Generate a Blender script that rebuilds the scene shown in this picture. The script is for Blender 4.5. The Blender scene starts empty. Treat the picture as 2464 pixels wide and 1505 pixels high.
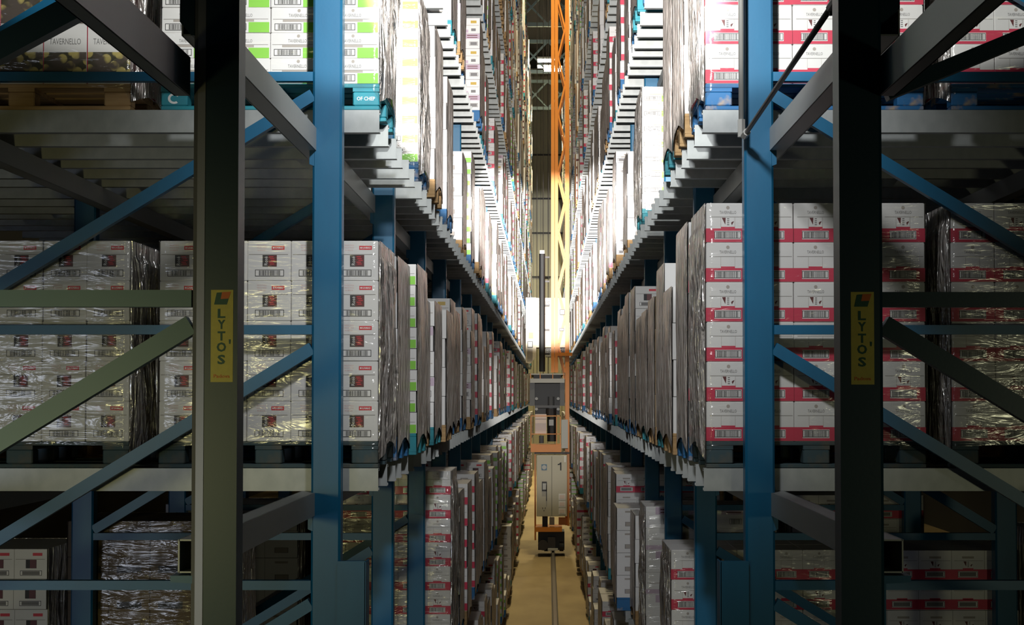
import bpy, math, random
from mathutils import Vector, Matrix
random.seed(7)
C = bpy.context.scene.collection
sc = bpy.context.scene

# ------------------------------------------------------------------ camera
W, H, F = 2464, 1505, 3600.0
PX, PY, TH = 1318.0, 850.0, math.atan(0.028)      # principal point, upward tilt
EZ = 4.75                                          # eye height above the aisle floor
cd = bpy.data.cameras.new('camera'); cam = bpy.data.objects.new('camera', cd); C.objects.link(cam)
cd.sensor_width = 36.0; cd.lens = F/W*36.0
cd.shift_x = -(PX-W/2)/W; cd.shift_y = (PY-H/2)/W
cd.clip_start = 0.05; cd.clip_end = 300
cam.location = (0, 0, EZ); cam.rotation_euler = (math.pi/2+TH, 0, 0)
sc.camera = cam
def P(px, py, Y):
    """world point seen at pixel (px,py) at distance Y down the aisle"""
    u, v = (px-PX)/F, (PY-py)/F
    y = math.cos(TH)-math.sin(TH)*v; z = math.sin(TH)+math.cos(TH)*v
    s = Y/y
    return Vector((u*s, Y, EZ+z*s))

# ------------------------------------------------------------------ world, view
w = bpy.data.worlds.new('world'); sc.world = w; w.use_nodes = True
w.node_tree.nodes['Background'].inputs[0].default_value = (0.45, 0.6, 0.8, 1)
w.node_tree.nodes['Background'].inputs[1].default_value = 0.004
sc.view_settings.view_transform = 'Standard'; sc.view_settings.look = 'None'
sc.view_settings.exposure = 0.0; sc.view_settings.gamma = 1.0
sc.view_settings.use_curve_mapping = False
sc.cycles.max_bounces = 6; sc.cycles.diffuse_bounces = 3; sc.cycles.glossy_bounces = 3
sc.cycles.transparent_max_bounces = 10; sc.cycles.transmission_bounces = 4
sc.cycles.caustics_reflective = False; sc.cycles.caustics_refractive = False
sc.cycles.use_denoising = True
sc.cycles.sample_clamp_indirect = 4.0

# ------------------------------------------------------------------ lights
def spot(name, loc, aim, energy, size_deg, blend, radius, col=(1,1,1)):
    l = bpy.data.lights.new(name, 'SPOT'); l.energy = energy; l.color = col
    l.spot_size = math.radians(size_deg); l.spot_blend = blend; l.shadow_soft_size = radius
    o = bpy.data.objects.new(name, l); C.objects.link(o); o.location = loc
    o.rotation_euler = (Vector(aim)-Vector(loc)).to_track_quat('-Z', 'Y').to_euler()
    return o
def area(name, loc, aim, energy, sx, sy, col=(1,1,1), spread=180):
    l = bpy.data.lights.new(name, 'AREA'); l.energy = energy; l.color = col
    l.shape = 'RECTANGLE'; l.size = sx; l.size_y = sy; l.spread = math.radians(spread)
    o = bpy.data.objects.new(name, l); C.objects.link(o); o.location = loc
    o.rotation_euler = (Vector(aim)-Vector(loc)).to_track_quat('-Z', 'Y').to_euler()
    return o
LY, LZ = 5.0, EZ+3.1
def beam(e, size, en, blend):
    el = math.radians(e)
    spot('floodlight_beam', (0.0, 3.0, EZ+1.36), (0, 3.0+math.cos(el)*10, EZ+1.36+math.sin(el)*10), en, size, blend, 0.05, (1.0, 0.97, 0.93))
beam(11.2, 22.0, 13000, 0.12)
beam(3.6, 7.6, 190000, 0.35)
beam(-3.4, 6.8, 15000, 0.8)  # extra beam added to brighten the far lower loads and the crane
e2 = math.radians(43)
spot('floodlight_wash', (0.0, LY, LZ), (0, LY+math.cos(e2)*10, LZ+math.sin(e2)*10), 640, 142, 0.07, 0.04, (0.97, 1.0, 0.98))
e3 = math.radians(-18)
spot('floodlight_down', (0.0, LY, LZ-.5), (0, LY+math.cos(e3)*10, LZ-.5+math.sin(e3)*10), 480, 76, 0.75, 0.16, (0.95, 0.98, 1.0))
area('yellow_lamp', (-2.95, 0.0, EZ-.35), (-2.6, 8.0, EZ-1.6), 10, .30, .40, (1.0, 0.93, 0.42), 62)
area('yellow_lamp', (4.8, 0.2, EZ-.5), (2.4, 8.0, EZ-1.6), 6.5, .25, .35, (0.95, 0.95, 0.60), 85)
area('cool_lamp', (-5.9, 0.0, EZ-1.0), (-3.2, 8.0, EZ-1.6), 10, 1.3, 2.0, (0.75, 0.83, 1.0), 60)
AISLE = [(27, 280), (40, 750), (55, 800), (70, 1500), (84, 2600)]
for yy, en in AISLE:
    area('aisle_ceiling_lamp', (0.0, yy, EZ+17.2), (0, yy, 0), en, 0.8, 0.5, (1.0, 0.85, 0.5), 120)

# ------------------------------------------------------------------ materials
MATS = {}
def mat(name, col, rough=0.5, metal=0.0, spec=0.5, noise=None, bump=None, emit=None, coat=0.0, coords='Object'):
    m = bpy.data.materials.new(name); m.use_nodes = True; nt = m.node_tree
    b = nt.nodes['Principled BSDF']
    b.inputs['Base Color'].default_value = (*col, 1); b.inputs['Roughness'].default_value = rough
    b.inputs['Metallic'].default_value = metal; b.inputs['Specular IOR Level'].default_value = spec
    b.inputs['Coat Weight'].default_value = coat
    if emit:
        b.inputs['Emission Color'].default_value = (*emit[0], 1); b.inputs['Emission Strength'].default_value = emit[1]
    if noise or bump:
        tc = nt.nodes.new('ShaderNodeTexCoord')
    if noise:     # (scale vec, amount, second colour, detail)
        mp = nt.nodes.new('ShaderNodeMapping'); mp.inputs['Scale'].default_value = noise[0]
        nt.links.new(tc.outputs[coords], mp.inputs['Vector'])
        n = nt.nodes.new('ShaderNodeTexNoise'); n.inputs['Scale'].default_value = 1; n.inputs['Detail'].default_value = 5
        nt.links.new(mp.outputs[0], n.inputs['Vector'])
        r = nt.nodes.new('ShaderNodeValToRGB'); r.color_ramp.elements[0].position = noise[3] if len(noise) > 3 else 0.35
        r.color_ramp.elements[1].position = noise[4] if len(noise) > 4 else 0.7
        r.color_ramp.elements[0].color = (*col, 1); r.color_ramp.elements[1].color = (*noise[2], 1)
        nt.links.new(n.outputs['Fac'], r.inputs[0])
        mx = nt.nodes.new('ShaderNodeMix'); mx.data_type = 'RGBA'; mx.inputs[0].default_value = noise[1]
        mx.inputs[6].default_value = (*col, 1); nt.links.new(r.outputs[0], mx.inputs[7])
        nt.links.new(mx.outputs[2], b.inputs['Base Color'])
    if bump:      # (scale vec, strength, distance)
        mp = nt.nodes.new('ShaderNodeMapping'); mp.inputs['Scale'].default_value = bump[0]
        nt.links.new(tc.outputs[coords], mp.inputs['Vector'])
        n = nt.nodes.new('ShaderNodeTexNoise'); n.inputs['Scale'].default_value = 1; n.inputs['Detail'].default_value = 3
        n.inputs['Distortion'].default_value = bump[3] if len(bump) > 3 else 0.0
        nt.links.new(mp.outputs[0], n.inputs['Vector'])
        bp = nt.nodes.new('ShaderNodeBump'); bp.inputs['Strength'].default_value = bump[1]; bp.inputs['Distance'].default_value = bump[2]
        nt.links.new(n.outputs['Fac'], bp.inputs['Height']); nt.links.new(bp.outputs[0], b.inputs['Normal'])
    MATS[name] = m
    return m
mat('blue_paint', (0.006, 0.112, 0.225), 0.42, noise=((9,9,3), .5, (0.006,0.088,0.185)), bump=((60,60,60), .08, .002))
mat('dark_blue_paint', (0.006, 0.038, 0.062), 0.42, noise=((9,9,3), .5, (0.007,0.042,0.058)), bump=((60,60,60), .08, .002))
mat('lit_blue_paint', (0.115, 0.21, 0.215), 0.45, noise=((6,6,6), .5, (0.14,0.24,0.24)))  # blue paint with yellowish lamplight mixed into its colour
mat('galvanised', (0.34, 0.355, 0.35), 0.45, 0.2, noise=((14,14,10), .7, (0.44,0.45,0.44)), bump=((90,90,90), .06, .002))
mat('dull_galvanised', (0.36, 0.37, 0.36), 0.5, 0.3, noise=((10,10,10), .6, (0.38,0.39,0.38)))
mat('rod_steel', (0.42, 0.41, 0.38), 0.4, 0.5)
mat('dark_steel', (0.04, 0.035, 0.035), 0.5, 0.3)
mat('black', (0.012, 0.012, 0.013), 0.5)
mat('carton', (0.78, 0.755, 0.74), 0.55, noise=((5,5,9), .35, (0.70,0.68,0.67)), bump=((18,18,30), .10, .004))
mat('carton_edge', (0.30, 0.28, 0.26), 0.8)
mat('carton_flap', (0.83, 0.80, 0.785), 0.5)
mat('red_print', (0.62, 0.035, 0.085), 0.5)
mat('bright_red_print', (0.70, 0.03, 0.05), 0.5)
mat('green_print', (0.25, 0.62, 0.06), 0.5)
mat('lavender_print', (0.55, 0.42, 0.52), 0.5)
mat('gold_print', (0.55, 0.36, 0.05), 0.45)
mat('ink', (0.03, 0.028, 0.03), 0.6)
mat('grey_ink', (0.20, 0.19, 0.19), 0.6)
mat('pale_ink', (0.42, 0.37, 0.33), 0.6)
mat('pink_ink', (0.80, 0.52, 0.50), 0.6)
mat('maroon_print', (0.12, 0.018, 0.022), 0.5)
mat('kraft', (0.24, 0.17, 0.10), 0.75, noise=((6,6,6), .4, (0.19,0.13,0.08)))
mat('wood', (0.50, 0.32, 0.15), 0.8, noise=((4,30,30), .8, (0.30,0.17,0.07)))
mat('pallet_blue', (0.015, 0.13, 0.32), 0.6, noise=((9,9,9), .9, (0.40,0.30,0.20), .56, .68))
mat('pallet_teal', (0.02, 0.27, 0.33), 0.6, noise=((9,9,9), .6, (0.03,0.18,0.24)))
mat('pallet_shaded', (0.035, 0.065, 0.075), 0.7, noise=((9,9,9), .7, (0.10,0.085,0.06), .5, .7))  # pallet colour darkened to hold the shade below the load edges
mat('white_paint', (0.8, 0.8, 0.78), 0.5)
mat('concrete', (0.40, 0.30, 0.15), 0.7, noise=((0.9,0.35,1), .8, (0.22,0.155,0.075), .35, .72), bump=((8,8,8), .15, .01), coords='Object')
mat('rail_steel', (0.22, 0.20, 0.17), 0.4, 0.6)
mat('orange_paint', (0.78, 0.27, 0.025), 0.45, noise=((2,2,2), .4, (0.62,0.19,0.02)))
mat('cabinet_paint', (0.56, 0.53, 0.42), 0.5)
mat('crane_grey', (0.10, 0.105, 0.11), 0.5)
mat('crane_light_grey', (0.50, 0.51, 0.50), 0.5)
mat('cream_panel', (0.82, 0.72, 0.55), 0.5)
mat('pale_pink', (0.80, 0.66, 0.60), 0.5)
mat('wall_panel', (0.34, 0.32, 0.22), 0.7)
mat('roof_dark', (0.035, 0.035, 0.035), 0.8)
mat('truss_paint', (0.30, 0.40, 0.40), 0.5)
mat('sticker_yellow', (0.72, 0.60, 0.10), 0.5, noise=((40,40,40), .4, (0.55,0.46,0.09)))
mat('sticker_green', (0.015, 0.10, 0.06), 0.5)
mat('sticker_orange', (0.75, 0.16, 0.02), 0.5)
mat('lamp_glow', (1,1,1), 0.5, emit=((1.0, 0.93, 0.75), 25.0))
mat('cyan_glint', (0.55, 0.75, 0.75), 0.4)

# printed vineyard picture (generic): voronoi blobs on dark green
def picture():
    m = bpy.data.materials.new('vine_picture'); m.use_nodes = True; nt = m.node_tree; b = nt.nodes['Principled BSDF']
    tc = nt.nodes.new('ShaderNodeTexCoord'); v = nt.nodes.new('ShaderNodeTexVoronoi'); v.inputs['Scale'].default_value = 17
    nt.links.new(tc.outputs['Object'], v.inputs['Vector'])
    r = nt.nodes.new('ShaderNodeValToRGB'); e = r.color_ramp.elements
    e[0].position = 0.42; e[0].color = (0.55, 0.44, 0.14, 1); e[1].position = 0.50; e[1].color = (0.05, 0.045, 0.02, 1)
    nt.links.new(v.outputs['Distance'], r.inputs[0])
    n = nt.nodes.new('ShaderNodeTexNoise'); n.inputs['Scale'].default_value = 9; nt.links.new(tc.outputs['Object'], n.inputs['Vector'])
    r2 = nt.nodes.new('ShaderNodeValToRGB'); e = r2.color_ramp.elements
    e[0].position = 0.45; e[0].color = (0, 0, 0, 1); e[1].position = 0.55; e[1].color = (1, 1, 1, 1)
    nt.links.new(n.outputs['Fac'], r2.inputs[0])
    mx = nt.nodes.new('ShaderNodeMix'); mx.data_type = 'RGBA'; nt.links.new(r2.outputs[0], mx.inputs[0])
    mx.inputs[6].default_value = (0.10, 0.075, 0.06, 1); nt.links.new(r.outputs[0], mx.inputs[7])
    nt.links.new(mx.outputs[2], b.inputs['Base Color']); b.inputs['Roughness'].default_value = 0.5
    MATS['vine_picture'] = m
picture()

def film(name, gloss, haze, scale, strength, hazecol=(0.42,0.38,0.35), rough=0.13, seed=0.0):
    m = bpy.data.materials.new(name); m.use_nodes = True; nt = m.node_tree
    for n in list(nt.nodes):
        if n.type != 'OUTPUT_MATERIAL': nt.nodes.remove(n)
    out = [n for n in nt.nodes if n.type == 'OUTPUT_MATERIAL'][0]
    tc = nt.nodes.new('ShaderNodeTexCoord'); mp = nt.nodes.new('ShaderNodeMapping'); mp.inputs['Scale'].default_value = scale
    mp.inputs['Rotation'].default_value = (0.25, 0.1, 0)
    nt.links.new(tc.outputs['Object'], mp.inputs['Vector'])
    no = nt.nodes.new('ShaderNodeTexNoise'); no.inputs['Scale'].default_value = 1; no.inputs['Detail'].default_value = 3.5; no.inputs['Distortion'].default_value = 0.9
    nt.links.new(mp.outputs[0], no.inputs['Vector'])
    bp = nt.nodes.new('ShaderNodeBump'); bp.inputs['Strength'].default_value = strength; bp.inputs['Distance'].default_value = 0.022 if haze < .3 else 0.16
    nt.links.new(no.outputs['Fac'], bp.inputs['Height'])
    tr = nt.nodes.new('ShaderNodeBsdfTransparent'); tr.inputs[0].default_value = (0.93, 0.93, 0.92, 1)
    gl = nt.nodes.new('ShaderNodeBsdfGlossy'); gl.inputs['Roughness'].default_value = rough; gl.inputs[0].default_value = (0.95, 0.93, 0.9, 1)
    nt.links.new(bp.outputs[0], gl.inputs['Normal'])
    di = nt.nodes.new('ShaderNodeBsdfDiffuse'); di.inputs[0].default_value = (*hazecol, 1); nt.links.new(bp.outputs[0], di.inputs['Normal'])
    m1 = nt.nodes.new('ShaderNodeMixShader'); m1.inputs[0].default_value = haze
    if haze > .3:      # whiter film folds, with lamp highlights painted into their pale streaks
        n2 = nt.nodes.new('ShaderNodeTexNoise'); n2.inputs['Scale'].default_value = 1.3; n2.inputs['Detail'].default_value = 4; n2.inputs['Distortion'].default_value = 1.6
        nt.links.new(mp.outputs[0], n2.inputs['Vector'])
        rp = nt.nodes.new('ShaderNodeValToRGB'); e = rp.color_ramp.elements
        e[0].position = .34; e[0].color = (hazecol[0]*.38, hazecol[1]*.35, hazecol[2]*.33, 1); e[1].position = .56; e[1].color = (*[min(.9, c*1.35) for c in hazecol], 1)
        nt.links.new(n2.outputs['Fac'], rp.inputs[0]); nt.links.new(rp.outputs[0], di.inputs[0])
    nt.links.new(tr.outputs[0], m1.inputs[1]); nt.links.new(di.outputs[0], m1.inputs[2])
    m2 = nt.nodes.new('ShaderNodeMixShader'); m2.inputs[0].default_value = gloss
    nt.links.new(m1.outputs[0], m2.inputs[1]); nt.links.new(gl.outputs[0], m2.inputs[2])
    nt.links.new(m2.outputs[0], out.inputs['Surface'])
    MATS[name] = m
film('clear_film', 0.05, 0.04, (3, 3, 16), 0.8, rough=0.16)
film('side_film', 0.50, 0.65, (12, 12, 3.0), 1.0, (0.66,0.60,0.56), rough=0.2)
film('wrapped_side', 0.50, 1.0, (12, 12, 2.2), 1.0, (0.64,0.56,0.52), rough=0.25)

# ------------------------------------------------------------------ mesh building
class MB:
    def __init__(s): s.v = []; s.f = []; s.m = []; s.mats = []
    def mi(s, name):
        if name not in s.mats: s.mats.append(name)
        return s.mats.index(name)
    def face(s, pts, m):
        n = len(s.v); s.v += [tuple(p) for p in pts]; s.f.append(tuple(range(n, n+len(pts)))); s.m.append(s.mi(m))
    def box(s, x0, x1, y0, y1, z0, z1, m, faces='all'):
        n = len(s.v)
        s.v += [(x0,y0,z0),(x1,y0,z0),(x1,y1,z0),(x0,y1,z0),(x0,y0,z1),(x1,y0,z1),(x1,y1,z1),(x0,y1,z1)]
        k = s.mi(m)
        for q in ((0,3,2,1),(4,5,6,7),(0,1,5,4),(1,2,6,5),(2,3,7,6),(3,0,4,7)):
            s.f.append(tuple(n+i for i in q)); s.m.append(k)
    def cbox(s, x0, x1, y0, y1, z0, z1, m, c=0.004):
        """box with chamfered vertical and horizontal edges"""
        k = s.mi(m); n = len(s.v)
        for z, i in ((z0, c), (z0+c, 0), (z1-c, 0), (z1, c)):
            a, b, d, e = x0+i, x1-i, y0+i, y1-i
            s.v += [(a+c,d,z),(b-c,d,z),(b,d+c,z),(b,e-c,z),(b-c,e,z),(a+c,e,z),(a,e-c,z),(a,d+c,z)]
        for r in range(3):
            for i in range(8):
                j = (i+1) % 8
                s.f.append((n+r*8+i, n+r*8+j, n+(r+1)*8+j, n+(r+1)*8+i)); s.m.append(k)
        s.f.append(tuple(n+i for i in reversed(range(8)))); s.m.append(k)
        s.f.append(tuple(n+24+i for i in range(8))); s.m.append(k)
    def prism(s, poly, a, b, m, axis='z'):
        """extrude polygon (2D list) along an axis from a to b"""
        def pt(p, t):
            return {'z': (p[0], p[1], t), 'x': (t, p[0], p[1]), 'y': (p[0], t, p[1])}[axis]
        k = s.mi(m); n = len(s.v); L = len(poly)
        s.v += [pt(p, a) for p in poly]+[pt(p, b) for p in poly]
        for i in range(L):
            j = (i+1) % L
            s.f.append((n+i, n+j, n+L+j, n+L+i)); s.m.append(k)
        s.f.append(tuple(n+i for i in reversed(range(L)))); s.m.append(k)
        s.f.append(tuple(n+L+i for i in range(L))); s.m.append(k)
    def bar(s, a, b, w, d, m, up=(0,1,0), c=0.0):
        """rectangular bar from a to b, w across in the plane normal to up, d along up"""
        a, b, up = Vector(a), Vector(b), Vector(up)
        t = (b-a).normalized(); side = t.cross(up).normalized(); u = side.cross(t).normalized()
        k = s.mi(m); n = len(s.v)
        for p in (a, b):
            for i, j in ((-1,-1),(1,-1),(1,1),(-1,1)):
                s.v.append(tuple(p+side*i*w/2+u*j*d/2))
        for q in ((0,3,2,1),(4,5,6,7),(0,1,5,4),(1,2,6,5),(2,3,7,6),(3,0,4,7)):
            s.f.append(tuple(n+i for i in q)); s.m.append(k)
    def tube(s, a, b, r, m, seg=12, r2=None, caps=True):
        a, b = Vector(a), Vector(b); r2 = r if r2 is None else r2
        t = (b-a).normalized(); h = Vector((0,0,1)) if abs(t.z) < .9 else Vector((1,0,0))
        x = t.cross(h).normalized(); y = t.cross(x)
        k = s.mi(m); n = len(s.v)
        for p, rr in ((a, r), (b, r2)):
            for i in range(seg):
                an = 2*math.pi*i/seg; s.v.append(tuple(p+x*math.cos(an)*rr+y*math.sin(an)*rr))
        for i in range(seg):
            j = (i+1) % seg; s.f.append((n+i, n+j, n+seg+j, n+seg+i)); s.m.append(k)
        if caps:
            s.f.append(tuple(n+i for i in reversed(range(seg)))); s.m.append(k)
            s.f.append(tuple(n+seg+i for i in range(seg))); s.m.append(k)
    def quad(s, face, u0, u1, z0, z1, off, m):
        """rectangle on a plane: face=('y',Y) faces -y; ('x+',X) faces +x; ('x-',X) faces -x"""
        k, c = face
        if k == 'y': pts = [(u0,c-off,z0),(u1,c-off,z0),(u1,c-off,z1),(u0,c-off,z1)]
        elif k == 'x+': pts = [(c+off,u0,z0),(c+off,u1,z0),(c+off,u1,z1),(c+off,u0,z1)]
        else: pts = [(c-off,u1,z0),(c-off,u0,z0),(c-off,u0,z1),(c-off,u1,z1)]
        s.face(pts, m)
    def text(s, body, face, cx, cz, h, width, off, m, rot=0, bold=0.0):
        """flat lettering, h = cap height, fitted to width, centred"""
        vs, fs, w0 = glyphs(body, bold)
        sx = width/w0; k = s.mi(m); n = len(s.v); kf, c = face
        for x, y in vs:
            a, b = (x-w0/2)*sx, (y-.35)*h/.7
            if rot: a, b = -b, a
            if kf == 'y': s.v.append((cx+a, c-off, cz+b))
            elif kf == 'x+': s.v.append((c+off, cx+a, cz+b))
            else: s.v.append((c-off, cx-a, cz+b))
        for f in fs: s.f.append(tuple(n+i for i in f)); s.m.append(k)
    def build(s, name, parent=None, smooth=False):
        me = bpy.data.meshes.new(name); me.from_pydata(s.v, [], s.f)
        for n in s.mats: me.materials.append(MATS[n])
        me.polygons.foreach_set('material_index', s.m)
        if smooth: me.polygons.foreach_set('use_smooth', [True]*len(s.f))
        me.update()
        o = bpy.data.objects.new(name, me); C.objects.link(o); o.parent = parent
        return o
_G = {}
def glyphs(body, bold=0.0):
    if (body, bold) in _G: return _G[(body, bold)]
    cu = bpy.data.curves.new('t', 'FONT'); cu.body = body; cu.size = 1.0; cu.resolution_u = 2; cu.offset = bold
    o = bpy.data.objects.new('t', cu); C.objects.link(o)
    dg = bpy.context.evaluated_depsgraph_get(); me = o.evaluated_get(dg).to_mesh()
    vs = [(v.co.x, v.co.y) for v in me.vertices]; fs = [tuple(p.vertices) for p in me.polygons]
    o.evaluated_get(dg).to_mesh_clear()
    bpy.data.objects.remove(o); bpy.data.curves.remove(cu)
    x0 = min(v[0] for v in vs); x1 = max(v[0] for v in vs)
    vs = [(v[0]-x0, v[1]) for v in vs]
    _G[(body, bold)] = (vs, fs, x1-x0)
    return _G[(body, bold)]
def mesh_obj(name, me, parent=None, loc=(0,0,0), rz=0.0):
    o = bpy.data.objects.new(name, me); C.objects.link(o); o.parent = parent; o.location = loc
    if rz: o.rotation_euler = (0, 0, rz)
    return o
def tag(o, label, cat, group=None):
    o['label'] = label; o['category'] = cat
    if group: o['group'] = group
    return o
def thing(name, label, cat, loc=(0,0,0), group=None):
    o = bpy.data.objects.new(name, None); C.objects.link(o); o.location = loc; o.empty_display_size = .1
    return tag(o, label, cat, group)
def struct(o): o['kind'] = 'structure'; return o
ORD = ['first','second','third','fourth','fifth','sixth','seventh','eighth','ninth','tenth','eleventh','twelfth','thirteenth','fourteenth','fifteenth','sixteenth','seventeenth','eighteenth','nineteenth','twentieth']
TENS = {20:'twenty',30:'thirty',40:'forty',50:'fifty',60:'sixty',70:'seventy',80:'eighty',90:'ninety',100:'hundred'}
def ordw(i):   # 1-based
    if i <= 20: return ORD[i-1]
    if i % 10 == 0: return TENS[i][:-1]+'ieth' if TENS[i].endswith('y') else TENS[i]+'th'
    if i > 100: return 'hundred-and-'+ORD[i-101]
    return TENS[i//10*10]+'-'+ORD[i % 10-1]

# ------------------------------------------------------------------ rack dimensions
BAY, Z0C, NB = 2.76, 8.04, 28
B0 = 8.18                                              # front of the first cross beam
BOFF = [0, .455, .92, 1.28, 1.745, 2.15]               # beams inside one bay
POFF = [0.0, .87, 1.74]                                # loads inside one bay
LEV = lambda k: EZ-.401+1.967*k                        # top of the cross beams, k = -2 .. 8
KS = list(range(-2, 9))
INNER = {-1: 1.112, 1: 1.061}; BEND = {-1: .925, 1: .852}; EDGE = {-1: .927, 1: .868}
SIDE = {-1: 'left', 1: 'right'}
BH = .124
END = Z0C+NB*BAY+.2

# ------------------------------------------------------------------ setting
m = MB(); m.face([(-14,-3,0),(14,-3,0),(14,96,0),(-14,96,0)], 'concrete'); struct(m.build('floor'))
m = MB()
m.box(-14, 14, 95, 95.3, 0, 26, 'wall_panel')
for i in range(-30, 31): m.box(i*.45-.012, i*.45+.012, 94.97, 95.01, 0, 26, 'black')
for z in (6.0, 9.0, 12.2, 15.0, 17.2, 20.0): m.box(-14, 14, 94.9, 95.0, z, z+.10, 'roof_dark')
struct(m.build('wall_back'))
m = MB(); m.box(-14, 14, -3, 96, 25.6, 25.8, 'roof_dark'); struct(m.build('ceiling'))
for s, nm in ((-1, 'wall_left'), (1, 'wall_right')):
    m = MB(); m.box(s*14-.1, s*14+.1, -3, 96, 0, 25.6, 'roof_dark'); struct(m.build(nm))
# guide rail bolted to the aisle floor
m = MB()
m.prism([(-.07,0),(.07,0),(.07,.012),(.012,.03),(.012,.09),(.035,.10),(.035,.13),(-.035,.13),(-.035,.10),(-.012,.09),(-.012,.03),(-.07,.012)], 2, 94, 'rail_steel', 'y')
o = m.build('crane_rail'); o.location = (.155, 0, 0.001); tag(o, 'steel crane rail running down the middle of the aisle floor', 'rail')

# ------------------------------------------------------------------ cross beams (galvanised C sections)
def beam_mesh(s, z_len=3.9):
    m = MB(); x0, x1 = (s*BEND[s], s*(BEND[s]+z_len)); x0, x1 = min(x0,x1), max(x0,x1)
    t = .004; w_ = .055
    prof = [(0,0),(w_,0),(w_,.016),(w_-t,.016),(w_-t,t),(t,t),(t,BH-t),(w_-t,BH-t),(w_-t,BH-.016),(w_,BH-.016),(w_,BH),(0,BH)]
    m.prism(prof, x0, x1, 'galvanised', 'x')
    return m
bmesh_ = {}
for s in (-1, 1):
    o = beam_mesh(s).build('cross_beam'); bmesh_[s] = o.data; bpy.data.objects.remove(o)
def shelfname(k): return ordw(k+3)+' shelf up'
cands = []
for s in (-1, 1):
    for k in KS:
        for b in range(NB):
            for j, off in enumerate(BOFF):
                Y = B0+b*BAY+off; z = LEV(k)
                lo, hi = EZ-(1505-951)/F*Y-.1, EZ+951/F*Y+.2
                vis = lo < z < hi
                w_ = abs(z-EZ) + .4
                cands.append(((not vis), Y/(1+.12*w_), Y, s, k, b, j))
cands.sort()
near = cands[:298]
for _, _, Y, s, k, b, j in near:
    o = mesh_obj('cross_beam', bmesh_[s], None, (0, Y, LEV(k)-BH))
    tag(o, f'galvanised cross beam, {ordw(b*6+j+1)} from near end, {SIDE[s]} rack, {shelfname(k)}', 'beam', 'galvanised pallet beams')
m = MB()
for _, _, Y, s, k, b, j in cands[298:]:
    z = LEV(k)-BH; x0, x1 = s*BEND[s], s*(BEND[s]+1.5); x0, x1 = min(x0,x1), max(x0,x1)
    if LEV(k) > EZ+951/F*Y+3.5 or LEV(k) < EZ-554/F*Y-3: continue
    n = len(m.v); kk = m.mi('galvanised')
    m.v += [(x0,Y,z),(x1,Y,z),(x1,Y,z+BH),(x0,Y,z+BH),(x0,Y+.055,z),(x1,Y+.055,z),(x1,Y+.055,z+BH),(x0,Y+.055,z+BH)]
    for q in ((0,1,2,3),(4,5,1,0),(3,2,6,7)): m.f.append(tuple(n+i for i in q)); m.m.append(kk)
o = m.build('far_cross_beams'); o['kind'] = 'stuff'
tag(o, 'mass of galvanised cross beams stepping away down both racks', 'beams', 'galvanised pallet beams')

# ------------------------------------------------------------------ long runner beams under the cross beams
for s in (-1, 1):
    for k in KS:
        for r, xo in enumerate((.14, 1.98)):
            m = MB(); xa = INNER[s]+xo; z = LEV(k)-BH-.001; t = .006; hh = .122; ww = .09
            y0 = 5.46 if r == 0 else 6.5
            # open-ended box section
            m.box(s*xa-(t/2), s*xa+t/2, y0, END, z-hh, z, 'dull_galvanised')
            xb = xa+ww
            m.box(s*xb-(t/2), s*xb+t/2, y0, END, z-hh, z, 'dull_galvanised')
            m.box(min(s*xa, s*xb), max(s*xa, s*xb), y0, END, z-t, z, 'dull_galvanised')
            m.box(min(s*xa, s*xb), max(s*xa, s*xb), y0, END, z-hh, z-hh+t, 'dull_galvanised')
            o = m.build('runner_beam')
            tag(o, f"long grey {('aisle-side','rear')[r]} runner beam under the {shelfname(k)} of the {SIDE[s]} rack", 'beam', 'long runner beams')

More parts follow.
